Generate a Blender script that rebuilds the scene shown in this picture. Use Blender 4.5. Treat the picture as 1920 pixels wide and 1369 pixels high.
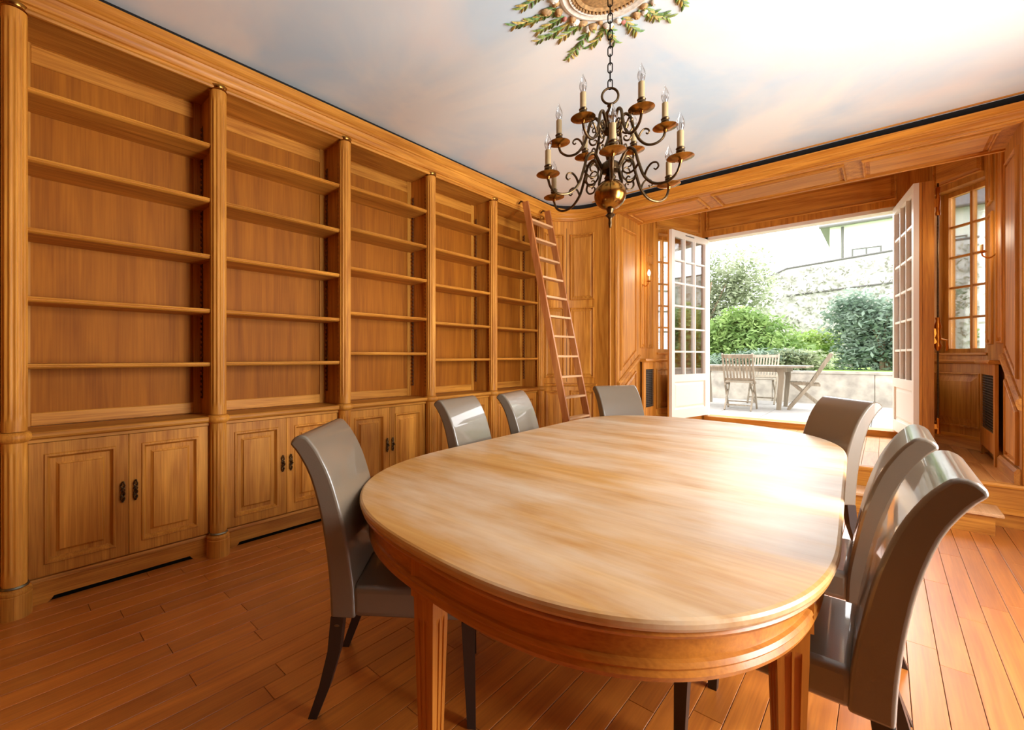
import bpy, bmesh, math, random
from mathutils import Matrix, Vector
random.seed(7)
PI = math.pi
for o in list(bpy.data.objects): bpy.data.objects.remove(o)
S = bpy.context.scene
COL = S.collection

# ------------------------------------------------------------ camera, world, lights, exposure
cam = bpy.data.cameras.new('camera')
cam.sensor_width = 36.0
cam.lens = 36.0 * 840.04 / 1920
cam.shift_x = 130.0 / 1920
cam.shift_y = -15.56 / 1920
cam.clip_start = 0.02
camo = bpy.data.objects.new('camera', cam)
camo.location = (3.1128, 0, 1.3)
camo.rotation_euler = (PI/2, 0, 0.7774)
COL.objects.link(camo)
S.camera = camo

W = bpy.data.worlds.new('overcast_sky'); S.world = W
W.use_nodes = True
W.node_tree.nodes['Background'].inputs[0].default_value = (0.94, 0.97, 1.0, 1)
W.node_tree.nodes['Background'].inputs[1].default_value = 3.9

def area(name, loc, rot, sx, sy, power, col):
    l = bpy.data.lights.new(name, 'AREA'); l.shape = 'RECTANGLE'; l.size = sx; l.size_y = sy
    l.energy = power; l.color = col
    o = bpy.data.objects.new(name, l); o.location = loc; o.rotation_euler = rot
    COL.objects.link(o); return o
# soft daylight from the garden side (hazy sun behind thin cloud) and from two tall windows in the right-hand wall (out of frame)
sun = bpy.data.lights.new('hazy_sun', 'SUN'); sun.energy = 4.0; sun.angle = math.radians(70); sun.color = (1.0, 0.98, 0.95)
so = bpy.data.objects.new('hazy_sun', sun); so.rotation_euler = Vector((-0.10, -0.80, -0.55)).to_track_quat('-Z', 'Y').to_euler(); COL.objects.link(so)
area('window_daylight', (4.86, 2.20, 1.50), (0, PI/2, 0), 2.0, 1.1, 132, (0.97, 0.985, 1.0))
area('window_daylight', (4.86, 3.80, 1.50), (0, PI/2, 0), 2.0, 1.1, 34, (0.97, 0.985, 1.0))

S.view_settings.view_transform = 'Standard'
S.view_settings.look = 'None'
S.view_settings.exposure = 0.5
S.view_settings.gamma = 1
S.view_settings.use_curve_mapping = False

# ------------------------------------------------------------ materials
def lin(c):
    return tuple((x/255/12.92 if x/255 <= 0.04045 else ((x/255+0.055)/1.055)**2.4) for x in c) + (1,)
class NT:
    def __init__(s, name):
        s.m = bpy.data.materials.new(name); s.m.use_nodes = True
        s.t = s.m.node_tree; s.b = s.t.nodes['Principled BSDF']; s.out = s.t.nodes['Material Output']
    def n(s, typ, **kw):
        nd = s.t.nodes.new(typ)
        for k, v in kw.items(): setattr(nd, k, v)
        return nd
    def l(s, a, b): s.t.links.new(a, b)
    def set(s, **kw):
        for k, v in kw.items(): s.b.inputs[k.replace('_', ' ')].default_value = v
def plain(name, col, rough=0.5, metal=0.0, bump=0.0, bscale=60, var=0.0, coat=0.0):
    q = NT(name); q.set(Base_Color=lin(col), Roughness=rough, Metallic=metal, Coat_Weight=coat)
    tc = q.n('ShaderNodeTexCoord'); no = q.n('ShaderNodeTexNoise')
    no.inputs['Scale'].default_value = bscale; no.inputs['Detail'].default_value = 4
    q.l(tc.outputs['Object'], no.inputs['Vector'])
    if var:
        r = q.n('ShaderNodeValToRGB')
        a = lin([max(0, x*(1-var)) for x in col]); b = lin([min(255, x*(1+var)) for x in col])
        r.color_ramp.elements[0].color = a; r.color_ramp.elements[1].color = b
        r.color_ramp.elements[0].position = 0.3; r.color_ramp.elements[1].position = 0.7
        q.l(no.outputs['Fac'], r.inputs['Fac']); q.l(r.outputs['Color'], q.b.inputs['Base Color'])
    if bump:
        bp = q.n('ShaderNodeBump'); bp.inputs['Strength'].default_value = bump; bp.inputs['Distance'].default_value = 0.004
        q.l(no.outputs['Fac'], bp.inputs['Height']); q.l(bp.outputs['Normal'], q.b.inputs['Normal'])
    return q.m
def wood(name, dark, light, axis='z', scale=1.0, rough=0.52, rnd=0.12, coat=0.0, bump=0.12, stain=None, coat_rough=0.2, contrast=(0.3, 0.72), spec=0.28):
    """grain runs along the given object axis; every object gets its own offset and slight tone"""
    q = NT(name); q.set(Roughness=rough, Coat_Weight=coat, Coat_Roughness=coat_rough, Specular_IOR_Level=spec)
    tc = q.n('ShaderNodeTexCoord'); oi = q.n('ShaderNodeObjectInfo')
    mul = q.n('ShaderNodeMath', operation='MULTIPLY'); mul.inputs[1].default_value = 37.0
    q.l(oi.outputs['Random'], mul.inputs[0])
    add = q.n('ShaderNodeVectorMath', operation='ADD')
    q.l(tc.outputs['Object'], add.inputs[0]); q.l(mul.outputs[0], add.inputs[1])
    mp = q.n('ShaderNodeMapping'); q.l(add.outputs[0], mp.inputs['Vector'])
    sc = {'x': (1.2, 16, 16), 'y': (16, 1.2, 16), 'z': (16, 16, 1.2), 'h': (1.2, 1.2, 26)}[axis]
    mp.inputs['Scale'].default_value = [v*scale for v in sc]
    n1 = q.n('ShaderNodeTexNoise'); n1.inputs['Scale'].default_value = 1.0; n1.inputs['Detail'].default_value = 5
    n1.inputs['Distortion'].default_value = 0.9; q.l(mp.outputs[0], n1.inputs['Vector'])
    mp2 = q.n('ShaderNodeMapping'); q.l(add.outputs[0], mp2.inputs['Vector'])
    sc2 = {'x': (4, 150, 150), 'y': (150, 4, 150), 'z': (150, 150, 4), 'h': (4, 4, 200)}[axis]
    mp2.inputs['Scale'].default_value = [v*scale for v in sc2]
    n2 = q.n('ShaderNodeTexNoise'); n2.inputs['Scale'].default_value = 1.0; n2.inputs['Detail'].default_value = 2
    q.l(mp2.outputs[0], n2.inputs['Vector'])
    mx = q.n('ShaderNodeMath', operation='MULTIPLY_ADD'); mx.inputs[1].default_value = 0.35; 
    q.l(n2.outputs['Fac'], mx.inputs[0])
    m3 = q.n('ShaderNodeMath', operation='MULTIPLY'); m3.inputs[1].default_value = 0.65
    q.l(n1.outputs['Fac'], m3.inputs[0]); q.l(m3.outputs[0], mx.inputs[2])
    r = q.n('ShaderNodeValToRGB'); r.color_ramp.elements[0].color = lin(dark); r.color_ramp.elements[1].color = lin(light)
    r.color_ramp.elements[0].position = contrast[0]; r.color_ramp.elements[1].position = contrast[1]
    q.l(mx.outputs[0], r.inputs['Fac'])
    hs = q.n('ShaderNodeHueSaturation')
    mr = q.n('ShaderNodeMapRange'); mr.inputs['To Min'].default_value = 1-rnd; mr.inputs['To Max'].default_value = 1+rnd
    q.l(oi.outputs['Random'], mr.inputs['Value']); q.l(mr.outputs[0], hs.inputs['Value'])
    q.l(r.outputs['Color'], hs.inputs['Color'])
    last = hs.outputs['Color']
    if stain:
        n4 = q.n('ShaderNodeTexNoise'); n4.inputs['Scale'].default_value = 1.0; n4.inputs['Detail'].default_value = 5
        n4.inputs['Roughness'].default_value = 0.6
        mp4 = q.n('ShaderNodeMapping'); mp4.inputs['Scale'].default_value = (1.1, 3.2, 3)
        q.l(tc.outputs['Object'], mp4.inputs['Vector']); q.l(mp4.outputs[0], n4.inputs['Vector'])
        r4 = q.n('ShaderNodeValToRGB'); r4.color_ramp.elements[0].position = 0.38; r4.color_ramp.elements[1].position = 0.66
        r4.color_ramp.elements[0].color = (0, 0, 0, 1); r4.color_ramp.elements[1].color = (0.85, 0.85, 0.85, 1)
        q.l(n4.outputs['Fac'], r4.inputs['Fac'])
        mix = q.n('ShaderNodeMix', data_type='RGBA'); q.l(r4.outputs['Color'], mix.inputs['Factor'])
        q.l(last, mix.inputs[6]); mix.inputs[7].default_value = lin(stain); last = mix.outputs[2]
    q.l(last, q.b.inputs['Base Color'])
    bp = q.n('ShaderNodeBump'); bp.inputs['Strength'].default_value = bump; bp.inputs['Distance'].default_value = 0.002
    q.l(mx.outputs[0], bp.inputs['Height']); q.l(bp.outputs['Normal'], q.b.inputs['Normal'])
    return q.m

OD, OL = (146, 82, 16), (216, 150, 58)
oak_z = wood('oak_vertical_grain', OD, OL, 'z')
oak_x = wood('oak_horizontal_grain', OD, OL, 'x')
oak_y = wood('oak_grain_along_y', OD, OL, 'y')
oak_h = wood('oak_moulding', OD, OL, 'h', 0.8, 0.42)
oak_back = wood('oak_veneer_back_shaded', (124, 66, 8), (168, 100, 20), 'z', 0.7, 0.65, spec=0.2)  # back veneer darkened, shade inside the shelves put into its colour
floor_m = wood('parquet', (150, 76, 16), (204, 124, 42), 'y', 1.0, 0.34, 0.16, coat=1.0, coat_rough=0.36, bump=0.08, spec=0.5)
floor_m.node_tree.nodes['Principled BSDF'].inputs['Coat IOR'].default_value = 1.75
floor_a = wood('parquet_landing_lit', (176, 112, 52), (222, 164, 96), 'y', 1.0, 0.32, 0.12, coat=0.2)  # parquet in a lighter tone, glare from the doors put into the colour
top_m = wood('bleached_table_top', (178, 126, 62), (212, 168, 104), 'x', 0.55, 0.38, 0.0, coat=0.08, coat_rough=0.2, spec=0.36, bump=0.05, stain=(222, 206, 180))
tab_m = wood('table_base_wood', (150, 84, 20), (206, 132, 46), 'z', 0.8, 0.38, 0.06, coat=0.2)
tab_x = wood('table_apron_wood', (150, 84, 20), (206, 132, 46), 'x', 0.8, 0.38, 0.06, coat=0.2)
ladder_m = wood('ladder_wood', (150, 78, 34), (204, 138, 78), 'z', 1.0, 0.4, 0.08)
rung_m = wood('rung_wood', (190, 140, 92), (226, 184, 136), 'y', 1.0, 0.4, 0.08)
leather = plain('taupe_leather', (112, 101, 85), 0.36, 0, 0.10, 220, coat=0.6)
darkleg = plain('dark_stained_beech', (46, 34, 28), 0.4, 0, 0.05, 90)
brass = plain('aged_brass', (150, 106, 48), 0.22, 1.0, 0.03, 30, var=0.2)
bronze = plain('dark_bronze', (84, 66, 44), 0.35, 1.0, 0.05, 60, var=0.2)
iron = plain('black_iron', (26, 22, 20), 0.45, 0.9, 0.1, 80)
gold = plain('gilt_metal', (196, 128, 48), 0.28, 1.0, 0.05, 60)
greymetal = plain('pewter_ring', (120, 116, 100), 0.35, 1.0)
sleeve_m = plain('ivory_candle_sleeve', (168, 144, 100), 0.6, 0, 0.05, 60)
whitepaint = plain('white_paint', (232, 226, 214), 0.4, 0, 0.04, 40)
blackgap = plain('black_joints_and_shade', (14, 10, 8), 0.9)  # flat black for joints, also painted shade in the cornice slot
plaster = plain('white_plaster', (230, 226, 218), 0.8, 0, 0.05, 40)
teak = wood('weathered_teak', (124, 113, 95), (172, 160, 140), 'z', 1.0, 0.6, 0.08)
concrete = plain('stained_concrete', (168, 160, 146), 0.85, 0, 0.3, 5, var=0.14)
paverm = plain('pale_paver', (158, 154, 148), 0.75, 0, 0.15, 12, var=0.05)
stonew = plain('rubble_render', (200, 196, 190), 0.9, 0, 0.4, 4, var=0.08)
slate = plain('slate', (96, 92, 88), 0.7, 0, 0.2, 10)
bark = plain('bark', (124, 106, 84), 0.9, 0, 0.5, 20)
grassm = plain('lawn', (124, 154, 70), 0.9, 0, 0.6, 60, var=0.2)
grille_m = plain('grille_mesh', (104, 96, 84), 0.5, 0.6)
rosewhite = plain('painted_plaster', (216, 206, 188), 0.6, 0, 0.1, 60, var=0.08)
shellm = plain('ochre_plaster', (168, 132, 84), 0.6, 0, 0.1, 60, var=0.2)
pinkm = plain('rose_plaster', (176, 112, 96), 0.6, 0, 0.1, 60, var=0.2)
leafm = [plain('relief_leaf_%s' % n, c, 0.6, 0, 0.1, 90, var=0.25) for n, c in (('olive', (126, 140, 62)), ('green', (92, 122, 58)), ('ochre', (176, 152, 74)))]
def foliage(name, c1, c2):
    q = NT(name); q.set(Roughness=0.6)
    g = q.n('ShaderNodeTexCoord'); no = q.n('ShaderNodeTexNoise'); no.inputs['Scale'].default_value = 3.0; no.inputs['Detail'].default_value = 6
    q.l(g.outputs['Object'], no.inputs['Vector'])
    r = q.n('ShaderNodeValToRGB'); r.color_ramp.elements[0].color = lin(c1); r.color_ramp.elements[1].color = lin(c2)
    r.color_ramp.elements[0].position = 0.35; r.color_ramp.elements[1].position = 0.65
    q.l(no.outputs['Fac'], r.inputs['Fac']); q.l(r.outputs['Color'], q.b.inputs['Base Color'])
    tr = q.n('ShaderNodeBsdfTranslucent'); q.l(r.outputs['Color'], tr.inputs['Color'])
    mx = q.n('ShaderNodeMixShader'); mx.inputs[0].default_value = 0.35
    q.l(q.b.outputs[0], mx.inputs[1]); q.l(tr.outputs[0], mx.inputs[2]); q.l(mx.outputs[0], q.out.inputs['Surface'])
    return q.m
fol = {'green': foliage('leaf_green', (92, 124, 58), (158, 182, 108)), 'pale': foliage('leaf_pale', (118, 130, 94), (182, 188, 156)),
       'blue': foliage('leaf_blue', (98, 120, 100), (160, 176, 158)), 'lime': foliage('leaf_lime', (126, 160, 68), (184, 204, 120)),
       'ivy': foliage('leaf_ivy', (136, 134, 120), (190, 188, 176))}
def glassmat(name, gl=0.10, tint=(1, 1, 1)):
    q = NT(name); q.t.nodes.remove(q.b)
    a = q.n('ShaderNodeBsdfTransparent'); a.inputs[0].default_value = (*tint, 1)
    b = q.n('ShaderNodeBsdfGlossy'); b.inputs['Roughness'].default_value = 0.02
    mx = q.n('ShaderNodeMixShader'); lw = q.n('ShaderNodeLayerWeight'); lw.inputs['Blend'].default_value = 0.25
    mr = q.n('ShaderNodeMapRange'); mr.inputs['To Min'].default_value = gl; mr.inputs['To Max'].default_value = 0.8
    q.l(lw.outputs['Fresnel'], mr.inputs['Value']); q.l(mr.outputs[0], mx.inputs[0])
    q.l(a.outputs[0], mx.inputs[1]); q.l(b.outputs[0], mx.inputs[2]); q.l(mx.outputs[0], q.out.inputs['Surface'])
    return q.m
def lampglass():
    q = NT('lit_frosted_bulb'); q.set(Base_Color=(0.9, 0.88, 0.84, 1), Roughness=0.4)
    q.b.inputs['Emission Color'].default_value = (1, 0.93, 0.82, 1); q.b.inputs['Emission Strength'].default_value = 1.2
    return q.m
frosted = lampglass()
pane_m = glassmat('window_glass', 0.05)
bulb_m = glassmat('clear_bulb_glass', 0.16, (0.93, 0.93, 0.93))
def mural():
    q = NT('painted_sky_mural'); q.set(Roughness=0.7)
    tc = q.n('ShaderNodeTexCoord')
    def noise(scale, d, off):
        mp = q.n('ShaderNodeMapping'); mp.inputs['Location'].default_value = (off, off*0.7, 0); q.l(tc.outputs['Object'], mp.inputs['Vector'])
        no = q.n('ShaderNodeTexNoise'); no.inputs['Scale'].default_value = scale; no.inputs['Detail'].default_value = d
        no.inputs['Distortion'].default_value = 0.6
        q.l(mp.outputs[0], no.inputs['Vector']); return no.outputs['Fac']
    r1 = q.n('ShaderNodeValToRGB'); e = r1.color_ramp.elements
    e[0].position = 0.36; e[0].color = lin((190, 212, 224)); e[1].position = 0.60; e[1].color = lin((230, 232, 226))
    q.l(noise(0.9, 5, 3.1), r1.inputs['Fac'])
    r2 = q.n('ShaderNodeValToRGB'); e = r2.color_ramp.elements
    e[0].position = 0.50; e[0].color = (0, 0, 0, 1); e[1].position = 0.75; e[1].color = (0.55, 0.55, 0.55, 1)
    q.l(noise(1.3, 4, 9.4), r2.inputs['Fac'])
    mx = q.n('ShaderNodeMix', data_type='RGBA'); q.l(r2.outputs['Color'], mx.inputs['Factor'])
    q.l(r1.outputs['Color'], mx.inputs[6]); mx.inputs[7].default_value = lin((232, 222, 214))
    q.l(mx.outputs[2], q.b.inputs['Base Color'])
    return q.m
mural_m = mural()

# ------------------------------------------------------------ mesh helpers
class MB:
    def __init__(s): s.v = []; s.f = []
    def add(s, vs, fs):
        o = len(s.v); s.v += [tuple(v) for v in vs]; s.f += [tuple(i+o for i in f) for f in fs]; return s
    def box(s, x0, x1, y0, y1, z0, z1):
        return s.add([(x0,y0,z0),(x1,y0,z0),(x1,y1,z0),(x0,y1,z0),(x0,y0,z1),(x1,y0,z1),(x1,y1,z1),(x0,y1,z1)],
                     [(3,2,1,0),(4,5,6,7),(0,1,5,4),(1,2,6,5),(2,3,7,6),(3,0,4,7)])
    def bar(s, a, b, w, t, up=(0,0,1)):
        a = Vector(a); b = Vector(b); d = (b-a).normalized(); u = Vector(up)
        r = d.cross(u)
        if r.length < 1e-4: r = d.cross(Vector((1,0,0)))
        r.normalize(); u = r.cross(d).normalized()
        vs = [p + r*(w/2*i) + u*(t/2*j) for p in (a,b) for i,j in ((-1,-1),(1,-1),(1,1),(-1,1))]
        return s.add(vs, [(3,2,1,0),(4,5,6,7),(0,1,5,4),(1,2,6,5),(2,3,7,6),(3,0,4,7)])
    def loft(s, rings, closed=True, cap=True):
        n = len(rings[0]); o = len(s.v)
        for r in rings: s.v += [tuple(p) for p in r]
        for i in range(len(rings)-1):
            for j in range(n if closed else n-1):
                k = (j+1) % n
                s.f.append((o+i*n+j, o+i*n+k, o+(i+1)*n+k, o+(i+1)*n+j))
        if cap and closed:
            s.f.append(tuple(o+j for j in reversed(range(n)))); s.f.append(tuple(o+(len(rings)-1)*n+j for j in range(n)))
        return s
    def tube(s, pts, rad, n=8, cap=True):
        pts = [Vector(p) for p in pts]; rings = []; ref = None
        for i, p in enumerate(pts):
            d = (pts[min(i+1, len(pts)-1)] - pts[max(i-1, 0)]).normalized()
            if ref is None:
                ref = d.cross(Vector((0,0,1)))
                if ref.length < 1e-3: ref = d.cross(Vector((1,0,0)))
            ref = (ref - d*ref.dot(d)).normalized(); b = d.cross(ref)
            r = rad[i] if isinstance(rad, (list, tuple)) else rad
            rings.append([p + ref*(r*math.cos(2*PI*k/n)) + b*(r*math.sin(2*PI*k/n)) for k in range(n)])
        return s.loft(rings, True, cap)
    def lathe(s, prof, n=24, c=(0,0,0), cap=True):
        return s.loft([[(c[0]+r*math.cos(2*PI*k/n), c[1]+r*math.sin(2*PI*k/n), c[2]+z) for k in range(n)] for r, z in prof], True, cap)
    def prism(s, poly, axis, a, b):
        """extrude 2-D poly along axis from a to b; poly coords are the other two axes in order"""
        def mk(p, t):
            return {'x': (t, p[0], p[1]), 'y': (p[0], t, p[1]), 'z': (p[0], p[1], t)}[axis]
        return s.loft([[mk(p, a) for p in poly], [mk(p, b) for p in poly]])
    def ringpanel(s, x0, x1, z0, z1, prof, y0=0.0, back=None, nx=1):
        """rect surface stepping inward: prof = [(inset, proud)], proud towards -Y"""
        rings = []
        for ins, pr in prof:
            a, b, c, d = x0+ins, x1-ins, z0+ins, z1-ins
            ring = [(a+(b-a)*i/nx, y0-pr, c) for i in range(nx+1)] + [(b-(b-a)*i/nx, y0-pr, d) for i in range(nx+1)]
            rings.append(ring)
        o = len(s.v); n = len(rings[0])
        if back is not None: rings = [[(p[0], y0+back, p[2]) for p in rings[0]]] + rings
        for r in rings: s.v += r
        for i in range(len(rings)-1):
            for j in range(n):
                k = (j+1) % n
                s.f.append((o+i*n+j, o+i*n+k, o+(i+1)*n+k, o+(i+1)*n+j))
        L = o+(len(rings)-1)*n
        for i in range(nx): s.f.append((L+i, L+i+1, L+n-2-i, L+n-1-i))
        return s
    def map(s, fn): s.v = [tuple(fn(v)) for v in s.v]; return s
    def mesh(s, name, mat, smooth=False):
        m = bpy.data.meshes.new(name); m.from_pydata(s.v, [], s.f); m.update()
        bm = bmesh.new(); bm.from_mesh(m); bmesh.ops.recalc_face_normals(bm, faces=bm.faces); bm.to_mesh(m); bm.free()
        m.materials.append(mat)
        if smooth:
            m.polygons.foreach_set('use_smooth', [True]*len(m.polygons))
            m.set_sharp_from_angle(angle=math.radians(38))
        return m
def obj(name, mesh, parent=None, loc=(0,0,0), rot=(0,0,0), label=None, cat=None, group=None, kind=None):
    o = bpy.data.objects.new(name, mesh); COL.objects.link(o)
    o.location = loc; o.rotation_euler = rot
    if parent is not None: o.parent = parent
    if label: o['label'] = label
    if cat: o['category'] = cat
    if group: o['group'] = group
    if kind: o['kind'] = kind
    return o
def empty(name, loc=(0,0,0), rz=0, label=None, cat=None, group=None, kind=None):
    o = obj(name, None, None, loc, (0,0,rz), label, cat, group, kind); o.empty_display_size = 0.1; return o
def part(name, mb, mat, parent=None, smooth=False, bevel=0, seg=2, **kw):
    o = obj(name, mb.mesh(name, mat, smooth), parent, **kw)
    if bevel:
        b = o.modifiers.new('bevel', 'BEVEL'); b.width = bevel; b.segments = seg; b.limit_method = 'ANGLE'; b.angle_limit = math.radians(40)
    return o
def struct(name, mb, mat, **kw): return part(name, mb, mat, kind='structure', **kw)
def copy_tree(o, parent=None):
    c = o.copy(); COL.objects.link(c); c.parent = parent
    for ch in list(o.children): copy_tree(ch, c)
    return c
def crom(pts, n=8):
    P = [Vector(p) for p in pts]; out = []
    for i in range(len(P)-1):
        a, b, c, d = P[max(i-1,0)], P[i], P[i+1], P[min(i+2,len(P)-1)]
        for k in range(n):
            t = k/n
            out.append(0.5*((2*b)+(c-a)*t+(2*a-5*b+4*c-d)*t*t+(3*b-a-3*c+d)*t**3))
    out.append(P[-1]); return out

# ------------------------------------------------------------ room shell
XR, YB = 4.65, -2.6            # right wall, wall behind the camera
YO, YI = 5.47, 6.14            # opening: front and inner plane
XL, XRJ = 0.765, 3.855         # opening jambs
ZC, ZS, ZP = 3.25, 3.08, 0.33  # ceiling, opening soffit, landing floor
YD = 7.6                       # wall with the french doors
ZCA = 3.56                     # alcove ceiling
fl = struct('floor', MB().box(-0.35, XR, YB, YO+0.05, -0.12, -0.012), blackgap)
PW, PL = 0.0955, 1.02
pm = [MB().ringpanel(0, PW-0.0022, 0, PL-0.0022, [(0, 0), (0.0010, 0.0008)], 0, 0.010).map(lambda v: (v[0], v[2], -v[1]-0.0008)).mesh('plank', floor_m)]
rest = MB(); nx = int((XR+0.06)/PW)+1
for i in range(nx):
    x = -0.06+i*PW; y = -0.05-random.random()*PL*0.9; rest.box(x, x+PW-0.0012, YB, y-0.0012, -0.010, -0.0002)
    while y < YO-0.02:
        obj('plank', pm[0], fl, (x, y, 0)); y += PL
part('plank_rest', rest, floor_m, fl, kind='stuff')
struct('ceiling', MB().box(-0.35, XR+0.2, YB-0.2, YO+0.1, ZC, ZC+0.15), mural_m)
struct('wall_left', MB().box(-0.45, -0.32, YB, YO+0.2, 0, ZC), plaster)
struct('wall_rear', MB().box(-0.45, XR+0.2, YB-0.15, YB, 0, ZC), oak_z)
def holed(L, H, T, holes, z0=0.0):
    """wall in local x/z with thickness along +y, cut by rectangular holes"""
    xs = sorted({0, L} | {h[0] for h in holes} | {h[1] for h in holes}); zs = sorted({z0, H} | {h[2] for h in holes} | {h[3] for h in holes})
    m = MB()
    for i in range(len(xs)-1):
        for j in range(len(zs)-1):
            cx, cz = (xs[i]+xs[i+1])/2, (zs[j]+zs[j+1])/2
            if any(h[0] < cx < h[1] and h[2] < cz < h[3] for h in holes): continue
            m.box(xs[i], xs[i+1], 0, T, zs[j], zs[j+1])
    return m
# right wall faces -x: local x runs towards -y
struct('wall_right', holed(YO-YB+0.2, ZC, 0.2, [(YO+0.2-2.75, YO+0.2-1.65, 0.5, 2.5), (YO+0.2-4.35, YO+0.2-3.25, 0.5, 2.5)]), oak_z, loc=(XR, YO+0.2, 0), rot=(0, 0, -PI/2))

# panel profiles: (inset, proud)
def panel_prof(w=0.05, d=0.012):
    return [(0, 0), (0.0, 0.006), (0.004, 0.015), (0.012, 0.018), (0.018, 0.012), (0.020, -0.003), (0.020+w*0.3, -0.003), (0.020+w, 0.008), (0.022+w, 0.011)]
def wall_panel(parent, x0, x1, z0, z1, mat=None, nx=1, fn=None, name='panel', w=0.03, y0=0.0):
    mb = MB().ringpanel(x0, x1, z0, z1, panel_prof(w), y0-0.004, 0.003, nx)
    if fn: mb.map(fn)
    return part(name, mb, mat or oak_z, parent)

# ---- curved corners between side walls and the wall with the opening
RC = 0.5; YC = YO-RC           # arc centre (RC, YC)
def arc_left(v):               # local (s, depth, z): s = arc length, -depth = towards the room
    a = v[0]/RC; r = RC + v[1]
    return (RC - r*math.cos(a), YC + r*math.sin(a), v[2])
def corner(name, fn, ext):
    n = 14; L = RC*PI/2
    mb = MB()
    rings = [[(L*i/n, 0, z) for i in range(n+1)] for z in (0, ZC-0.02)]
    o = MB(); 
    o.loft([[fn((L*i/n, 0, 0)) for i in range(n+1)] + [fn((L*i/n, 0.03, 0)) for i in range(n, -1, -1)],
            [fn((L*i/n, 0, ZC-0.02)) for i in range(n+1)] + [fn((L*i/n, 0.03, ZC-0.02)) for i in range(n, -1, -1)]])
    c = struct(name, o, oak_z, smooth=True)
    for s0, s1 in ((0.06, 0.36), (0.44, 0.75)):
        for z0, z1 in ((1.03, 1.94), (2.04, 2.90), (0.17, 0.86)):
            wall_panel(c, s0, s1, z0, z1, oak_z, 8, fn)
    # dado rail, base and seam between the two curved doors
    for nm, z0, z1, d in (('dado_rail', 0.91, 0.955, 0.035), ('base_molding', 0.0, 0.12, 0.02)):
        m = MB(); prof = [(0, z0), (-d*0.7, z0+0.004), (-d, (z0+z1)/2), (-d, z1-0.006), (0, z1)]
        m.loft([[fn((L*i/n, p, z)) for p, z in prof] for i in range(n+1)])
        part(nm, m, oak_x, c, smooth=True)
    part('seam', MB().loft([[fn((0.398, y, z)) for y, z in ((0, 0.97), (-0.003, 0.97), (-0.003, 2.98), (0, 2.98))], [fn((0.402, y, z)) for y, z in ((0, 0.97), (-0.003, 0.97), (-0.003, 2.98), (0, 2.98))]]), blackgap, c)
    return c
corner('wall_corner', arc_left, 0)
corner('wall_corner_right', lambda v: (XR - arc_left(v)[0], arc_left(v)[1], v[2]), 0)

# ---- wall with the wide opening, jambs and soffit
bw = struct('wall_back', MB().box(RC-0.02, XL, YO, YI, 0, ZC+0.3).box(XRJ, XR-RC+0.02, YO, YI, 0, ZC+0.3).box(XL, XRJ, YO, YI, ZS, ZC+0.4), oak_z)
# narrow pilaster moulding each side of the opening
for x0, x1 in ((XL-0.10, XL-0.006), (XRJ+0.006, XRJ+0.10)):
    part('pilaster', MB().ringpanel(x0, x1, 0.02, 3.06, [(0, 0), (0, 0.012), (0.012, 0.018), (0.022, 0.008)], YO, 0.0), oak_z, bw)
# soffit panels (face down): local x along X, local z -> y
for x0, x1 in ((0.85, 1.64), (1.76, 2.85), (2.97, 3.77)):
    mb = MB().ringpanel(x0, x1, YO+0.09, YI-0.09, panel_prof(0.03), -0.004, 0.003).map(lambda v: (v[0], v[2], ZS+v[1]))
    part('soffit_panel', mb, oak_x, bw)
part('soffit_bead', MB().box(XL, XRJ, YI-0.035, YI, ZS-0.014, ZS).box(XL, XRJ, YO, YO+0.03, ZS-0.010, ZS), oak_x, bw)
def jamb(side):
    """panelled reveal; lower edge follows the steps on a slope"""
    x, sg = (XL, 1) if side == 'l' else (XRJ, -1)
    def poly_panel(name, poly, mat=oak_z):
        # poly in (y, z); concentric insets by shrinking towards the centroid distances
        m = MB(); rings = []
        P = [Vector((p[0], p[1])) for p in poly]; n = len(P)
        def inset(d):
            out = []
            for i in range(n):
                a, b, c = P[i-1], P[i], P[(i+1) % n]
                e1 = (b-a).normalized(); e2 = (c-b).normalized()
                n1 = Vector((-e1.y, e1.x)); n2 = Vector((-e2.y, e2.x))
                bis = (n1+n2); k = d/max(0.3, (bis.length_squared/2)) 
                out.append(b + bis*k)
            return out
        for ins, pr in [(0, -0.003)] + [(a, b+0.004) for a, b in panel_prof(0.03)]:
            rings.append([(x+sg*pr, p.x, p.y) for p in inset(ins)])
        m.loft(rings)
        return part(name, m, mat, bw)
    y0, y1 = YO+0.09, YI-0.11
    k = (1.28-0.94)/(YI-YO)
    zl = lambda y: 0.94 + k*(y-YO)
    poly_panel('jamb_panel', [(y0, zl(y0)+0.14), (y1, zl(y1)+0.14), (y1, 2.93), (y0, 2.93)])
    poly_panel('jamb_panel', [(y0, 0.46), (y1, 0.46), (y1, zl(y1)-0.11), (y0, zl(y0)-0.11)])
    m = MB(); prof = [(0, -0.045), (0.018, -0.04), (0.03, 0.0), (0.03, 0.032), (0.012, 0.045), (0, 0.045)]
    m.loft([[(x+sg*p, y, zl(y)+z) for p, z in prof] for y in (YO-0.005, YI+0.01)])
    part('sloping_rail', m, oak_y, bw)
    m = MB(); prof = [(0, ZP), (0.035, ZP), (0.035, ZP+0.09), (0.02, ZP+0.115), (0, ZP+0.115)]
    m.prism([(x+sg*p, z) for p, z in prof], 'y', YO+0.01, YI+0.05)
    part('jamb_base', m, oak_y, bw)
jamb('l'); jamb('r')

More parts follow.
